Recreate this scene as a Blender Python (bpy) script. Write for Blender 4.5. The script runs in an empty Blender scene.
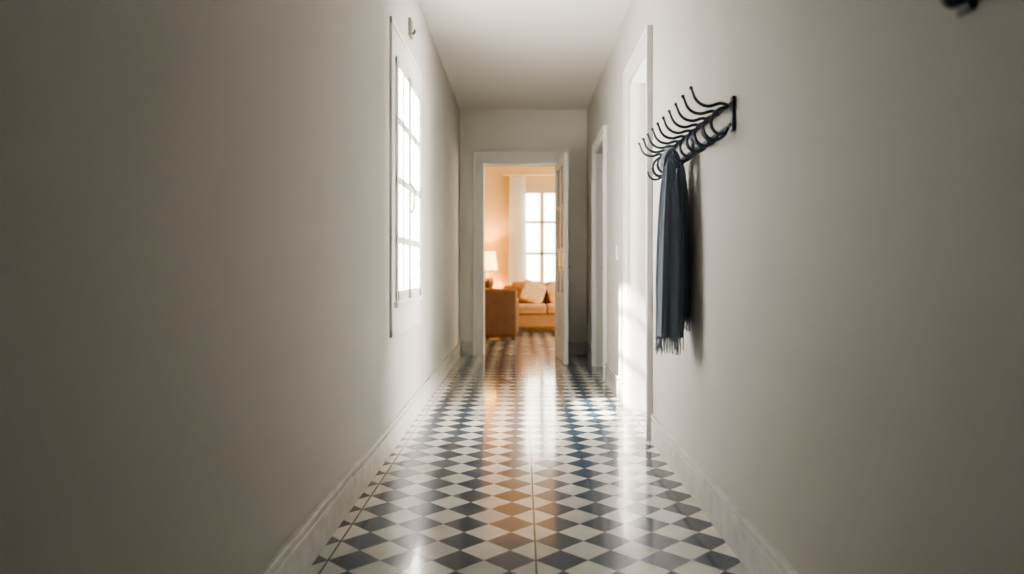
import bpy, bmesh, math, random
from mathutils import Vector, Matrix
random.seed(3)
S=bpy.context.scene
COL=S.collection
XL,XR,H,YE=-0.73,0.765,2.89,8.04

# ---------------- materials ----------------
def mat(name,col,rough=0.6,metal=0.0,bump=0.0,bscale=60,var=0.0,vscale=4,sheen=0,spec=None,emit=None,es=0):
    m=bpy.data.materials.new(name);m.use_nodes=True
    nt=m.node_tree;b=nt.nodes['Principled BSDF']
    b.inputs['Base Color'].default_value=(*col,1);b.inputs['Roughness'].default_value=rough
    b.inputs['Metallic'].default_value=metal
    if sheen: b.inputs['Sheen Weight'].default_value=sheen
    if spec is not None: b.inputs['Specular IOR Level'].default_value=spec
    if emit: b.inputs['Emission Color'].default_value=(*emit,1);b.inputs['Emission Strength'].default_value=es
    tc=nt.nodes.new('ShaderNodeTexCoord')
    if var>0:
        n=nt.nodes.new('ShaderNodeTexNoise');n.inputs['Scale'].default_value=vscale;n.inputs['Detail'].default_value=5
        nt.links.new(tc.outputs['Object'],n.inputs['Vector'])
        r=nt.nodes.new('ShaderNodeValToRGB')
        r.color_ramp.elements[0].position=.3;r.color_ramp.elements[1].position=.7
        r.color_ramp.elements[0].color=(*[c*(1-var) for c in col],1);r.color_ramp.elements[1].color=(*[min(1,c*(1+var)) for c in col],1)
        nt.links.new(n.outputs['Fac'],r.inputs['Fac']);nt.links.new(r.outputs['Color'],b.inputs['Base Color'])
    if bump>0:
        n=nt.nodes.new('ShaderNodeTexNoise');n.inputs['Scale'].default_value=bscale;n.inputs['Detail'].default_value=4
        nt.links.new(tc.outputs['Object'],n.inputs['Vector'])
        bp=nt.nodes.new('ShaderNodeBump');bp.inputs['Strength'].default_value=bump;bp.inputs['Distance'].default_value=.01
        nt.links.new(n.outputs['Fac'],bp.inputs['Height']);nt.links.new(bp.outputs['Normal'],b.inputs['Normal'])
    return m
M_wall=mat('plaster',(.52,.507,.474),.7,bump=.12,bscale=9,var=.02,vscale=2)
M_end_lit=mat('plaster_end_wall_lit',(.74,.722,.675),.7,bump=.08,bscale=9)  # paler copy of the corridor plaster, standing in for light on the end wall
M_ceil=mat('ceiling_paint',(.76,.73,.69),.8,bump=.05,bscale=20)
M_trim=mat('trim_paint',(.74,.73,.70),.35)
M_marble=mat('marble_baseboard',(.60,.595,.57),.22,var=.10,vscale=14)
M_door=mat('door_paint',(.20,.21,.205),.4)
M_dark=mat('bounce_absorber',(.03,.028,.026),.8)  # near-black so the added enclosure behind the camera swallows bounce light
M_side=mat('side_room_paint',(.40,.40,.38),.8)
M_iron=mat('slate_iron',(.095,.122,.165),.42,metal=.1,bump=.1,bscale=200)
M_steel=mat('dull_steel',(.35,.33,.30),.35,metal=.9)
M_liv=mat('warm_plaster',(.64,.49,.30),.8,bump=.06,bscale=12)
M_chair=mat('brown_leather',(.20,.105,.058),.5,bump=.2,bscale=40,var=.15,vscale=8)
M_sofa=mat('tan_upholstery',(.50,.27,.13),.8,bump=.3,bscale=60,var=.12,vscale=10,sheen=.3)
M_pillow=mat('pillow_fabric',(.62,.43,.25),.85,bump=.3,bscale=50,var=.25,vscale=20)
M_wood=mat('dark_wood',(.13,.065,.035),.4,var=.2,vscale=10)

def scarf_mat():
    m=mat('scarf_wool',(.26,.315,.40),.9,sheen=.5)
    nt=m.node_tree;b=nt.nodes['Principled BSDF'];tc=nt.nodes.new('ShaderNodeTexCoord')
    n=nt.nodes.new('ShaderNodeTexNoise');n.inputs['Scale'].default_value=350
    nt.links.new(tc.outputs['Object'],n.inputs['Vector'])
    bp=nt.nodes.new('ShaderNodeBump');bp.inputs['Strength'].default_value=.35;bp.inputs['Distance'].default_value=.004
    nt.links.new(n.outputs['Fac'],bp.inputs['Height']);nt.links.new(bp.outputs['Normal'],b.inputs['Normal'])
    return m
M_scarf=scarf_mat()

def tile_mat(P=0.179,PY=0.168,X0=0.048):
    m=bpy.data.materials.new('harlequin_tile');m.use_nodes=True
    nt=m.node_tree;L=nt.links;b=nt.nodes['Principled BSDF']
    tc=nt.nodes.new('ShaderNodeTexCoord');sp=nt.nodes.new('ShaderNodeSeparateXYZ');L.new(tc.outputs['Object'],sp.inputs[0])
    def M(op,a,c=None,d=None):
        n=nt.nodes.new('ShaderNodeMath');n.operation=op
        for i,v in enumerate((a,c,d)):
            if v is None: continue
            if isinstance(v,(int,float)): n.inputs[i].default_value=v
            else: L.new(v,n.inputs[i])
        return n.outputs[0]
    u=M('DIVIDE',M('SUBTRACT',sp.outputs[0],X0),P);v=M('DIVIDE',sp.outputs[1],PY)
    a=M('ADD',u,v);c=M('SUBTRACT',u,v)
    par=M('FLOORED_MODULO',M('ADD',M('FLOOR',a),M('FLOOR',c)),2.0)
    def line(x,w):
        f=M('ABSOLUTE',M('SUBTRACT',M('FRACT',x),.5))
        return M('GREATER_THAN',f,.5-w)
    g=M('MAXIMUM',M('MULTIPLY',line(a,.012),.55),M('MULTIPLY',line(c,.012),.55))
    g=M('MAXIMUM',g,line(M('DIVIDE',u,4.0),.005))
    nz=nt.nodes.new('ShaderNodeTexNoise');nz.inputs['Scale'].default_value=9;nz.inputs['Detail'].default_value=6
    L.new(tc.outputs['Object'],nz.inputs['Vector'])
    wn=nt.nodes.new('ShaderNodeTexWhiteNoise');wn.noise_dimensions='2D'
    cb=nt.nodes.new('ShaderNodeCombineXYZ');L.new(M('FLOOR',a),cb.inputs[0]);L.new(M('FLOOR',c),cb.inputs[1]);L.new(cb.outputs[0],wn.inputs['Vector'])
    mx=nt.nodes.new('ShaderNodeMix');mx.data_type='RGBA'
    mx.inputs[6].default_value=(.032,.060,.105,1);mx.inputs[7].default_value=(.57,.56,.515,1);L.new(par,mx.inputs[0])
    hv=nt.nodes.new('ShaderNodeHueSaturation');L.new(mx.outputs[2],hv.inputs['Color'])
    L.new(M('ADD',M('MULTIPLY',M('SUBTRACT',wn.outputs['Value'],.5),.22),M('ADD',M('MULTIPLY',M('SUBTRACT',nz.outputs['Fac'],.5),.35),1.0)),hv.inputs['Value'])
    mg=nt.nodes.new('ShaderNodeMix');mg.data_type='RGBA';L.new(g,mg.inputs[0]);L.new(hv.outputs['Color'],mg.inputs[6]);mg.inputs[7].default_value=(.03,.03,.03,1)
    L.new(mg.outputs[2],b.inputs['Base Color'])
    L.new(M('ADD',M('MULTIPLY',nz.outputs['Fac'],.14),.08),b.inputs['Roughness'])
    b.inputs['Specular IOR Level'].default_value=.5
    b.inputs['Coat Weight'].default_value=.5;b.inputs['Coat Roughness'].default_value=.07
    h=M('ADD',M('MULTIPLY',g,-1.0),M('ADD',M('MULTIPLY',nz.outputs['Fac'],.5),M('MULTIPLY',wn.outputs['Value'],.2)))
    bp=nt.nodes.new('ShaderNodeBump');bp.inputs['Strength'].default_value=.25;bp.inputs['Distance'].default_value=.003
    L.new(h,bp.inputs['Height']);L.new(bp.outputs['Normal'],b.inputs['Normal']);L.new(bp.outputs['Normal'],b.inputs['Coat Normal'])
    return m
M_tile=tile_mat()

def pane_mat(name,col,es,tr):
    m=bpy.data.materials.new(name);m.use_nodes=True;nt=m.node_tree;nt.nodes.clear()
    o=nt.nodes.new('ShaderNodeOutputMaterial');e=nt.nodes.new('ShaderNodeEmission');t=nt.nodes.new('ShaderNodeBsdfTransparent')
    e.inputs[0].default_value=(*col,1);e.inputs[1].default_value=es
    mx=nt.nodes.new('ShaderNodeMixShader');mx.inputs[0].default_value=tr
    nt.links.new(e.outputs[0],mx.inputs[1]);nt.links.new(t.outputs[0],mx.inputs[2]);nt.links.new(mx.outputs[0],o.inputs[0])
    return m
M_pane=pane_mat('daylit_frosted_glass',(1,.955,.88),21,.5)
M_pane2=pane_mat('daylit_window_glass',(1,.91,.76),4.6,.1)
M_pane3=pane_mat('side_window_glass',(1,.955,.88),40,.1)
def curtain_mat():
    m=bpy.data.materials.new('sheer_curtain');m.use_nodes=True;nt=m.node_tree;nt.nodes.clear()
    o=nt.nodes.new('ShaderNodeOutputMaterial');d=nt.nodes.new('ShaderNodeBsdfDiffuse');t=nt.nodes.new('ShaderNodeBsdfTranslucent')
    d.inputs[0].default_value=(.88,.90,.92,1);t.inputs[0].default_value=(.95,.95,.93,1)
    mx=nt.nodes.new('ShaderNodeMixShader');mx.inputs[0].default_value=.35
    nt.links.new(d.outputs[0],mx.inputs[1]);nt.links.new(t.outputs[0],mx.inputs[2]);nt.links.new(mx.outputs[0],o.inputs[0])
    return m
M_curt=curtain_mat()
M_shade=mat('lamp_shade_linen',(.85,.55,.22),.8,emit=(1,.54,.14),es=3.6)

# ---------------- helpers ----------------
def finish(name,bm,m,parent=None,smooth=False,bevel=0,seg=2):
    me=bpy.data.meshes.new(name);bmesh.ops.recalc_face_normals(bm,faces=bm.faces);bm.to_mesh(me);bm.free()
    if m: me.materials.append(m)
    ob=bpy.data.objects.new(name,me);COL.objects.link(ob)
    if smooth:
        for p in me.polygons:p.use_smooth=True
    if bevel:
        md=ob.modifiers.new('bevel','BEVEL');md.width=bevel;md.segments=seg;md.limit_method='ANGLE'
    if parent: ob.parent=parent
    return ob
def boxes(name,L,m,parent=None,bevel=0,seg=2,smooth=False):
    bm=bmesh.new()
    for x0,x1,y0,y1,z0,z1 in L:
        r=bmesh.ops.create_cube(bm,size=1)
        for v in r['verts']:
            v.co=Vector((x0+(v.co.x+.5)*(x1-x0),y0+(v.co.y+.5)*(y1-y0),z0+(v.co.z+.5)*(z1-z0)))
    return finish(name,bm,m,parent,smooth,bevel,seg)
def empty(name,loc=(0,0,0)):
    e=bpy.data.objects.new(name,None);COL.objects.link(e);e.empty_display_size=.1
    e.location=(0,0,0);return e
def tube(name,pts,r,m,parent=None,cyc=False,taper=None):
    cu=bpy.data.curves.new(name,'CURVE');cu.dimensions='3D';cu.bevel_depth=r;cu.bevel_resolution=3;cu.use_fill_caps=True;cu.resolution_u=8
    for P in pts:
        s=cu.splines.new('BEZIER');s.bezier_points.add(len(P)-1)
        for i,p in enumerate(P):
            bp=s.bezier_points[i];bp.co=p[:3];bp.handle_left_type=bp.handle_right_type='AUTO'
            bp.radius=p[3] if len(p)>3 else 1
    ob=bpy.data.objects.new(name,cu);COL.objects.link(ob);cu.materials.append(m)
    if parent: ob.parent=parent
    return ob
def lathe(name,prof,c,m,parent=None,n=32):
    bm=bmesh.new();rings=[]
    for r,z in prof:
        rings.append([bm.verts.new((c[0]+r*math.cos(2*math.pi*i/n),c[1]+r*math.sin(2*math.pi*i/n),z)) for i in range(n)])
    for a,b in zip(rings,rings[1:]):
        for i in range(n): bm.faces.new((a[i],a[(i+1)%n],b[(i+1)%n],b[i]))
    return finish(name,bm,m,parent,True)

# ---------------- shell ----------------
YB=.55; LY0,LY1=8.24,12.3; LX0,LX1=-2.6,2.6; LH=3.15
boxes('floor',[(LX0-.2,LX1+.6,-3.2,LY1+.2,-.1,0)],M_tile)
boxes('ceiling',[(XL-.2,XR+.25,YB,YE,H,H+.1)],M_ceil)
boxes('ceiling_living_room',[(LX0-.2,LX1+.2,YE,LY1+.2,LH,LH+.1)],M_liv)
WY0,WY1,WZ0,WZ1=3.90,4.75,.83,2.21   # left window hole
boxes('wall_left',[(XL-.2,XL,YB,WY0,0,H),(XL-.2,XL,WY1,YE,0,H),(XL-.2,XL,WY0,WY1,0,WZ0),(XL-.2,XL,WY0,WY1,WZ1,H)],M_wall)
D1=(4.10,4.84,2.33);D2=(6.25,7.05,2.2)
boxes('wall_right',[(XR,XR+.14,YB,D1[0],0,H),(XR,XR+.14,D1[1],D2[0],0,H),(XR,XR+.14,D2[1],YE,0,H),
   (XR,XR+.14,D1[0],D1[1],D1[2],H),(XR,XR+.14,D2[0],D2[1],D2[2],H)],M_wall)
# made-up dark enclosure behind the viewpoint, added to cut bounce on the near walls
boxes('absorber_wall',[(-2.4,-2.3,-3.1,YB,0,H),(2.3,2.4,-3.1,YB,0,H),(-2.4,2.4,-3.2,-3.1,0,H),
   (-2.4,XL-.2,YB,YB+.1,0,H),(XR+.14,2.4,YB,YB+.1,0,H)],M_dark)
boxes('absorber_ceiling',[(-2.4,2.4,-3.2,YB,H,H+.1)],M_dark)
# side room behind door_1
boxes('wall_side_room',[(XR+.14,3.0,3.0,3.1,0,2.7),(XR+.14,3.0,5.9,6.0,0,2.7),
   (3.0,3.1,3.0,3.45,0,2.7),(3.0,3.1,4.95,6.0,0,2.7),(3.0,3.1,3.45,4.95,0,.8),(3.0,3.1,3.45,4.95,2.4,2.7)],M_side)
boxes('ceiling_side_room',[(XR+.14,3.1,3.0,6.0,2.7,2.8)],M_side)
w3=empty('window_3')
boxes('frame',[(2.97,3.08,3.45,3.51,.8,2.4),(2.97,3.08,4.89,4.95,.8,2.4),(2.97,3.08,4.17,4.23,.8,2.4),(2.97,3.08,3.45,4.95,.8,.86),(2.97,3.08,3.45,4.95,2.34,2.4)],M_trim,w3,bevel=.004)
boxes('glass',[(3.03,3.034,3.45,4.95,.8,2.4)],M_pane3,w3)
OX0,OX1,OZ=-.45,.405,2.247
boxes('wall_end',[(LX0-.2,OX0,YE,LY0,0,LH),(OX1,LX1+.2,YE,LY0,0,LH),(OX0,OX1,YE,LY0,OZ,LH)],M_end_lit)
boxes('wall_living_left',[(LX0-.2,LX0,LY0,LY1,0,LH)],M_liv)
boxes('wall_living_right',[(LX1,LX1+.2,LY0,LY1,0,LH)],M_liv)
VX0,VX1,VZ0,VZ1=.02,1.04,.73,2.43
boxes('wall_living_back',[(LX0-.2,VX0,LY1,LY1+.2,0,LH),(VX1,LX1+.2,LY1,LY1+.2,0,LH),(VX0,VX1,LY1,LY1+.2,0,VZ0),(VX0,VX1,LY1,LY1+.2,VZ1,LH)],M_liv)

def baseboard(name,x,sgn,segs):
    bm=[]
    for a,b in segs:
        bm+= [(min(x,x+sgn*.018),max(x,x+sgn*.018),a,b,0,.125),(min(x,x+sgn*.012),max(x,x+sgn*.012),a,b,.125,.148),(min(x,x+sgn*.022),max(x,x+sgn*.022),a,b,.148,.163)]
    return boxes(name,bm,M_marble,bevel=.003)
baseboard('baseboard_left',XL,1,[(YB,YE)])
baseboard('baseboard_right',XR,-1,[(YB,3.95),(4.97,6.13),(7.17,YE)])
boxes('baseboard_end',[(XL+.02,-.565,YE-.018,YE,0,.16),(.52,XR-.02,YE-.018,YE,0,.16)],M_marble,bevel=.003)

boxes('trim_1',[(OX0-.115,OX0,YE-.03,YE,0,OZ+.14),(OX1,OX1+.115,YE-.03,YE,0,OZ+.14),(OX0,OX1,YE-.03,YE,OZ,OZ+.14),
  (OX0-.13,OX0-.10,YE-.045,YE,0,OZ+.155),(OX1+.10,OX1+.13,YE-.045,YE,0,OZ+.155),(OX0-.13,OX1+.13,YE-.045,YE,OZ+.125,OZ+.155)],M_trim,bevel=.004)
def casing(name,y0,y1,z,w=.10):
    return boxes(name,[(XR-.022,XR,y0-w,y0,0,z+w),(XR-.022,XR,y1,y1+w,0,z+w),(XR-.022,XR,y0,y1,z,z+w),
     (XR-.034,XR,y0-w-.015,y0-w+.012,0,z+w+.015),(XR-.034,XR,y1+w-.012,y1+w+.015,0,z+w+.015),(XR-.034,XR,y0-w,y1+w,z+w-.012,z+w+.015)],M_trim,bevel=.003)
casing('trim_2',D1[0],D1[1],D1[2],.09);casing('trim_3',D2[0],D2[1],D2[2],.09)
# painted jamb lining of door_1
boxes('trim_4',[(XR,XR+.14,D1[1]-.012,D1[1],0,D1[2]),(XR,XR+.14,D1[0],D1[0]+.012,0,D1[2]),(XR,XR+.14,D1[0],D1[1],D1[2]-.012,D1[2])],M_trim)
def door_slab(name,W,z):
    e=empty(name);g=.004
    boxes('slab',[(0,.04,g,W-g,.008,z-g)],M_door,e,bevel=.002)
    L=[]
    for a,b in ((.15,.95),(1.1,z-.18)):
        for xx in(0,.04):
            for (p,q,r,s) in ((.12,W-.12,a,a+.03),(.12,W-.12,b-.03,b),(.12,.15,a,b),(W-.15,W-.12,a,b)):
                L.append((xx-.008,xx+.008,p,q,r,s))
    boxes('panel_mouldings',L,M_door,e,bevel=.003)
    for sg,xx in((-1,0),(1,.04)):
        tube('handle',[[(xx,W-.07,1.02),(xx+sg*.045,W-.07,1.02),(xx+sg*.05,W-.09,1.02),(xx+sg*.05,W-.18,1.02)]],.009,M_steel,e)
    return e
# hinged on the far jamb, opened into the side room
d=door_slab('door_1',D1[1]-D1[0],D1[2]-.015);d.location=(XR+.15,D1[1]-.02,0);d.rotation_euler=(0,0,math.radians(-90))
d=door_slab('door_2',D2[1]-D2[0],D2[2]);d.location=(XR+.09,D2[0],0)

def leaf():
    e=empty('door_3');w=.82;t=.04;hh=OZ-.012
    P=lambda L,n,m,b=.002:boxes(n,L,m,e,bevel=b)
    zs=[.75,1.22,1.70,hh-.11]
    fr=[(0,.10,-t/2,t/2,.008,hh),(w-.10,w,-t/2,t/2,.008,hh),(.10,w-.10,-t/2,t/2,.008,.22),(.10,w-.10,-t/2,t/2,.63,.75),(.10,w-.10,-t/2,t/2,hh-.11,hh),(.10,w-.10,-.012,.012,.22,.63)]
    for z in zs[1:3]: fr.append((.10,w-.10,-t/2+.005,t/2-.005,z-.015,z+.015))
    fr.append((w/2-.015,w/2+.015,-t/2+.005,t/2-.005,.75,hh-.11))
    P(fr,'leaf_frame',M_trim)
    gl=bpy.data.materials.new('door_glass');gl.use_nodes=True;b=gl.node_tree.nodes['Principled BSDF'];b.inputs['Transmission Weight'].default_value=1;b.inputs['Roughness'].default_value=.15;b.inputs['IOR'].default_value=1.1
    P([(.10,w-.10,-.003,.003,.75,hh-.11)],'glass',gl,0)
    for s in(-1,1):
        tube('handle',[[(w-.05,s*.02,1.03),(w-.05,s*.05,1.03),(w-.07,s*.052,1.03),(w-.15,s*.052,1.03)]],.008,M_steel,e)
    P([(w-.065,w-.035,-.024,.024,.93,1.12)],'lock_plate',M_steel)
    e.location=(OX1-.0,YE-.06,0);e.rotation_euler=(0,0,math.radians(-90+4.2))
leaf()

# ---------------- left window ----------------
w=empty('window_1')
x0,x1=XL,XL+.010
oy0,oy1,oz0,oz1=3.77,4.85,.635,2.385
boxes('casing',[(x0,x1,oy0,WY0-.02,oz0,oz1),(x0,x1,WY1,oy1,oz0,oz1),(x0,x1,WY0-.02,WY1,WZ1,oz1),(x0,x1,WY0-.02,WY1,oz0,WZ0),
  (x0,x1+.006,oy0-.01,oy0+.02,oz0,oz1),(x0,x1+.006,oy1-.02,oy1+.01,oz0,oz1),(x0,x1+.006,oy0-.01,oy1+.01,oz1-.02,oz1+.015),(x0,x1+.006,oy0-.01,oy1+.01,oz0-.01,oz0+.02)],M_trim,w,bevel=.003)
boxes('sill',[(x0,x1+.022,WY0-.05,WY1+.05,WZ0-.045,WZ0-.01)],M_trim,w,bevel=.005)
fr=[];fx0,fx1=XL-.012,XL+.022
ym=(WY0+WY1)/2
for a,b in ((WY0-.01,ym-.002),(ym+.002,WY1+.01)):
    fr+=[(fx0,fx1,a,a+.045,WZ0-.01,WZ1+.01),(fx0,fx1,b-.045,b,WZ0-.01,WZ1+.01),(fx0,fx1,a,b,WZ0-.01,WZ0+.05),(fx0,fx1,a,b,WZ1-.04,WZ1+.01)]
    c=(a+b)/2
    fr.append((fx0+.012,fx1-.002,c-.02,c+.02,WZ0,WZ1))
    for k in range(1,4):
        z=WZ0+(WZ1-WZ0)*k/4
        fr.append((fx0+.012,fx1-.002,a,b,z-.022,z+.022))
boxes('casement_frames',fr,M_trim,w,bevel=.003)
boxes('glass',[(XL+.000,XL+.003,WY0,WY1,WZ0,WZ1)],M_pane,w)
tube('latch',[[(fx1,ym,1.55),(fx1+.02,ym,1.52),(fx1+.022,ym,1.40),(fx1+.008,ym,1.36)]],.007,M_steel,w)
boxes('hinges',[(fx1-.002,fx1+.01,WY1-.005,WY1+.02,z,z+.07) for z in(1.0,1.5,2.0)],M_steel,w)
e=empty('curtain_bracket')
boxes('plate',[(XL,XL+.022,4.37,4.45,2.50,2.62)],M_steel,e,bevel=.006)
tube('arm',[[(XL+.01,4.41,2.53),(XL+.035,4.41,2.53),(XL+.04,4.41,2.55)]],.009,M_steel,e)
e=empty('light_switch')
boxes('plate',[(XR-.01,XR,5.42,5.50,1.08,1.2)],M_trim,e,bevel=.003);boxes('rocker',[(XR-.016,XR-.008,5.445,5.475,1.11,1.17)],M_trim,e,bevel=.002)

# ---------------- coat rack ----------------
rk=empty('coat_rack')
ry0,ry1=2.46,3.62;n=10
def hook(y):
    X=lambda d:XR-d
    return [
     [(X(.010),y,1.60,1.1),(X(.04),y,1.608,1.1),(X(.085),y,1.598,1.05),(X(.125),y,1.615,.95),(X(.148),y,1.662,.75)],
     [(X(.012),y,1.595,1),(X(.050),y,1.585,1),(X(.075),y,1.545,1),(X(.062),y,1.505,1),(X(.03),y,1.497,1),(X(.012),y,1.52,1)],
     [(X(.012),y,1.525,1),(X(.03),y,1.49,1),(X(.065),y,1.475,1),(X(.095),y,1.492,.9),(X(.105),y,1.52,.75)]]
P=[]
ys=[ry0+.03+(ry1-ry0-.06)*i/(n-1) for i in range(n)]
for y in ys: P+=hook(y)
tube('hooks',P,.0062,M_iron,rk)
tube('rails',[[(XR-.012,ry0,1.60),(XR-.012,ry1,1.60)],[(XR-.012,ry0,1.525),(XR-.012,ry1,1.525)]],.007,M_iron,rk)
boxes('mounting_plates',[(XR-.012,XR,y-.015,y+.015,1.50,1.625) for y in(ry0,(ry0+ry1)/2,ry1)],M_iron,rk,bevel=.003)
bm=bmesh.new()
for y in ys:
    r=bmesh.ops.create_uvsphere(bm,u_segments=12,v_segments=8,radius=.0075)
    bmesh.ops.translate(bm,verts=r['verts'],vec=(XR-.149,y,1.664))
finish('hook_tips',bm,M_iron,rk,True)
wh=empty('wall_hook')
boxes('plate',[(XR-.01,XR,1.15,1.19,1.44,1.54)],M_iron,wh,bevel=.004)
tube('arm',[[(XR-.008,1.17,1.51),(XR-.04,1.17,1.505),(XR-.06,1.17,1.53),(XR-.065,1.17,1.56)],[(XR-.008,1.17,1.47),(XR-.03,1.17,1.455),(XR-.045,1.17,1.48)]],.008,M_iron,wh)

# ---------------- scarf ----------------
sc=empty('scarf')
HY=ys[5]-.01
def tail(name,cx,cy,zt,zb,rx,ry,ph,nl,lean=0):
    bm=bmesh.new();N=96;R=44;rings=[]
    for j in range(R+1):
        t=j/R;z=zt+(zb-zt)*t
        g=.30+.70*(1-math.exp(-2.6*t))+.08*math.sin(3*t+ph)
        if t<.04: g*=.6+10*t
        ring=[]
        for i in range(N):
            a=2*math.pi*i/N
            pl=1+.26*math.sin(nl*a+ph+1.1*t)*(0.5+.5*t)+.10*math.sin((2*nl+1)*a-ph*2+2*t)
            ring.append(bm.verts.new((min(XR-.004,cx+lean*t+rx*g*pl*math.cos(a)),cy+ry*g*pl*math.sin(a),z+(.012*math.sin(2*a+ph) if j==R else 0))))
        rings.append(ring)
    for a,b in zip(rings,rings[1:]):
        for i in range(N): bm.faces.new((a[i],a[(i+1)%N],b[(i+1)%N],b[i]))
    bm.faces.new(rings[0]);bm.faces.new(rings[-1])
    finish(name,bm,M_scarf,sc,True)
    fr=[]
    for i in range(0,N,3):
        a=2*math.pi*i/N;pl=1+.26*math.sin(nl*a+ph+1.1)+.10*math.sin((2*nl+1)*a-ph*2+2)
        g=.30+.70*(1-math.exp(-2.6))+.08*math.sin(3+ph)
        x=cx+lean+rx*g*pl*math.cos(a)*.95;y=cy+ry*g*pl*math.sin(a)*.95
        x=min(x,XR-.008)
        l=.055+.02*random.random();d=random.uniform(-.008,.008)
        fr.append([(x,y,zb+.012,1),(min(x+d*.5,XR-.006),y+d,zb-l*.5,.9),(min(x+d,XR-.006),y+d*.5,zb-l,.5)])
    tube(name+'_fringe',fr,.0028,M_scarf,sc)
tail('front_tail',.659,HY-.03,1.50,.695,.055,.068,.4,5,-.002)
tail('back_tail',.716,HY+.035,1.50,.79,.053,.07,2.1,4,.008)
bm=bmesh.new();N=40;R=16;rings=[]
for j in range(R+1):
    t=j/R;a=math.pi*t
    cx=.676+.030*-math.cos(a);cz=1.46+.075*math.sin(a);
    ring=[]
    for i in range(N):
        b=2*math.pi*i/N;pl=1+.18*math.sin(5*b+t)
        rr=.020*pl
        ring.append(bm.verts.new((cx+rr*math.cos(b)*-math.cos(a),HY+.005+.032*pl*math.sin(b)+(t-.5)*.03,cz+rr*math.cos(b)*math.sin(a))))
    rings.append(ring)
for a,b in zip(rings,rings[1:]):
    for i in range(N): bm.faces.new((a[i],a[(i+1)%N],b[(i+1)%N],b[i]))
bm.faces.new(rings[0]);bm.faces.new(rings[-1])
finish('fold',bm,M_scarf,sc,True)

# ---------------- living room ----------------
w2=empty('window_2')
M_wtrim=mat('window_wood_paint',(.55,.46,.36),.5)
fr=[];y0,y1=LY1-.02,LY1+.05
fr+=[(VX0-.09,VX0+.05,y0,y1,VZ0-.09,VZ1+.09),(VX1-.05,VX1+.09,y0,y1,VZ0-.09,VZ1+.09),(VX0,VX1,y0,y1,VZ1-.05,VZ1+.09),(VX0,VX1,y0,y1,VZ0-.09,VZ0+.05)]
for k in(1,2):
    x=VX0+(VX1-VX0)*k/3;fr.append((x-.035,x+.035,y0+.01,y1,VZ0,VZ1))
    z=VZ0+(VZ1-VZ0)*k/3;fr.append((VX0,VX1,y0+.01,y1,z-.022,z+.022))
boxes('frame',fr,M_wtrim,w2,bevel=.004)
boxes('glass',[(VX0,VX1,LY1+.03,LY1+.033,VZ0,VZ1)],M_pane2,w2)
def curtain(name,xa,xb):
    e=empty(name);bm=bmesh.new();N=90;V=[]
    for z,k in((.03,1.15),(1.0,1.08),(2.0,1),(2.68,.9)):
        row=[]
        for i in range(N):
            t=i/(N-1);row.append(bm.verts.new(((xa+xb)/2+(t-.5)*(xb-xa)*k,LY1-.11+.022*math.sin(t*44),z)))
        V.append(row)
    for a,b in zip(V,V[1:]):
        for i in range(N-1): bm.faces.new((a[i],a[i+1],b[i+1],b[i]))
    finish('cloth',bm,M_curt,e,True)
curtain('curtain',-.24,.07);curtain('curtain',1.02,1.32)
cr=empty('curtain_rod')
tube('rod',[[(-.35,LY1-.11,2.70),(1.45,LY1-.11,2.70)]],.012,M_trim,cr)
tube('brackets',[[(x,LY1-.11,2.70),(x,LY1,2.70)] for x in(-.3,1.4)],.009,M_trim,cr)

def cushion(name,x0,x1,y0,y1,z0,z1,m,par,r=.05,rot=None):
    bm=bmesh.new();rr=bmesh.ops.create_cube(bm,size=1)
    bmesh.ops.subdivide_edges(bm,edges=bm.edges[:],cuts=4,use_grid_fill=True)
    c=Vector(((x0+x1)/2,(y0+y1)/2,(z0+z1)/2));d=Vector((x1-x0,y1-y0,z1-z0))
    for v in bm.verts:
        q=v.co*2
        bul=1+.06*(1-q.x*q.x)*(1-q.y*q.y)
        p=Vector((v.co.x*d.x,v.co.y*d.y,v.co.z*d.z*bul))
        if rot: p=rot@p
        v.co=c+p
    ob=finish(name,bm,m,par,True)
    b=ob.modifiers.new('b','BEVEL');b.width=r;b.segments=4;b.limit_method='ANGLE';b.angle_limit=math.radians(50)
    return ob
so=empty('sofa')
sx0,sx1,sy0,sy1=-.38,1.75,10.95,11.9
boxes('base',[(sx0+.02,sx1-.02,sy0+.03,sy1,.07,.30)],M_sofa,so,bevel=.03,seg=3)
cushion('backrest',sx0+.05,sx1-.05,sy1-.24,sy1,.28,.74,M_sofa,so,.07)
cushion('arm_1',sx0,sx0+.2,sy0+.02,sy1,.1,.60,M_sofa,so,.07)
cushion('arm_2',sx1-.2,sx1,sy0+.02,sy1,.1,.60,M_sofa,so,.07)
for k in range(3):
    a=sx0+.2+(sx1-sx0-.4)*k/3;b=sx0+.2+(sx1-sx0-.4)*(k+1)/3
    cushion('seat_cushion_%d'%(k+1),a+.004,b-.004,sy0,sy1-.22,.29,.44,M_sofa,so,.04)
    cushion('back_cushion_%d'%(k+1),a+.01,b-.01,sy1-.40,sy1-.2,.43,.80,M_sofa,so,.06,Matrix.Rotation(math.radians(-8),3,'X'))
boxes('feet',[(x,x+.06,y,y+.06,0,.08) for x in(sx0+.06,sx1-.12) for y in(sy0+.06,sy1-.12)],M_wood,so)
for i,(x,m,a) in enumerate(((.18,M_pillow,20),(.62,M_pillow,-18),(1.2,M_pillow,10))):
    R=Matrix.Rotation(math.radians(a),3,'Y')@Matrix.Rotation(math.radians(-22),3,'X')
    cushion('throw_pillow_%d'%(i+1),x-.19,x+.19,sy0+.32,sy0+.44,.44,.80,m,so,.05,R)
ac=empty('armchair')
ax0,ax1,ay0,ay1=-.90,-.05,9.62,10.42
boxes('base',[(ax0+.03,ax1-.03,ay0+.03,ay1-.04,.06,.30)],M_chair,ac,bevel=.03,seg=3)
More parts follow.
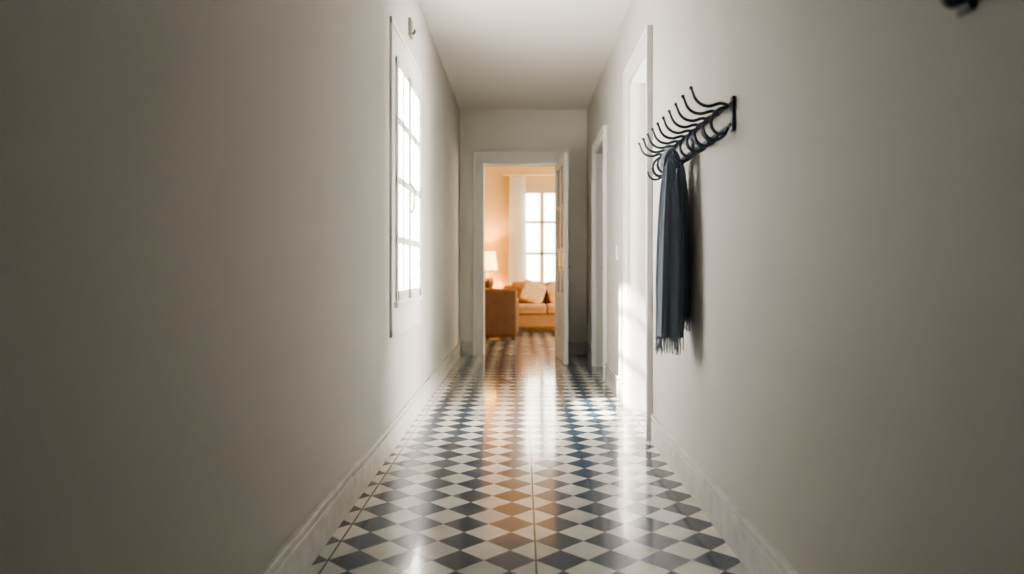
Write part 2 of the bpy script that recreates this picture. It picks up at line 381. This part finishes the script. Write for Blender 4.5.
cushion('backrest',ax0+.02,ax1-.02,ay0,ay0+.2,.06,.72,M_chair,ac,.08)
cushion('arm_1',ax0,ax0+.17,ay0+.06,ay1,.08,.58,M_chair,ac,.07)
cushion('arm_2',ax1-.17,ax1,ay0+.06,ay1,.08,.58,M_chair,ac,.07)
cushion('seat_cushion',ax0+.17,ax1-.17,ay0+.18,ay1+.01,.28,.44,M_chair,ac,.05)
boxes('feet',[(x,x+.05,y,y+.05,0,.08) for x in(ax0+.05,ax1-.10) for y in(ay0+.06,ay1-.12)],M_wood,ac)
st=empty('side_table');tx,ty=-.60,11.98
lathe('top',[(0,.56),(.18,.56),(.19,.57),(.19,.585),(.18,.59),(0,.59)],(tx,ty),M_wood,st)
lathe('pedestal',[(0,.0),(.15,.0),(.15,.02),(.03,.05),(.022,.3),(.03,.55),(0,.56)],(tx,ty),M_wood,st)
tl=empty('table_lamp')
lathe('base',[(0,.59),(.07,.59),(.075,.61),(.05,.64),(.095,.71),(.115,.79),(.08,.87),(.025,.93),(.015,.97),(.012,1.08),(0,1.08)],(tx,ty),M_wood,tl)
lathe('shade',[(.17,1.0),(.13,1.32)],(tx,ty),M_shade,tl)

# ---------------- lights ----------------
def light(name,typ,loc,e,col,**k):
    l=bpy.data.lights.new(name,typ);l.energy=e;l.color=col
    for a,b in k.items(): setattr(l,a,b)
    o=bpy.data.objects.new(name,l);COL.objects.link(o);o.location=loc;return o
light('lamp_bulb','POINT',(tx,ty,1.17),60,(1,.57,.20),shadow_soft_size=.04)
s=light('sun','SUN',(-5,2,5),130,(1,.90,.76),angle=math.radians(2.2))
s.rotation_euler=Vector((1,.46,-.80)).to_track_quat('-Z','Y').to_euler()
a=light('living_room_fill','AREA',(LX1-.1,10.4,1.8),88,(1,.84,.58),shape='RECTANGLE',size=1.6,size_y=1.8)  # unseen area fill added to brighten sofa and room; solid wall behind it
a.rotation_euler=Vector((-1,0,-.1)).to_track_quat('-Z','Z').to_euler()
wd=bpy.data.worlds.new('World');S.world=wd;wd.use_nodes=True
wd.node_tree.nodes['Background'].inputs[0].default_value=(.8,.88,1,1);wd.node_tree.nodes['Background'].inputs[1].default_value=2.0

# ---------------- camera ----------------
c=bpy.data.cameras.new('camera');co=bpy.data.objects.new('camera',c);COL.objects.link(co)
c.sensor_width=36;c.lens=24;c.shift_x=-10/1024;c.shift_y=-17/1024;c.clip_start=.02
co.location=(0,0,1.0);co.rotation_euler=(math.radians(90),0,0)
c.dof.use_dof=True;c.dof.focus_distance=3.6;c.dof.aperture_fstop=1.4
S.camera=co
S.view_settings.view_transform='AgX'
S.view_settings.look='AgX - Medium High Contrast'
S.view_settings.exposure=.88
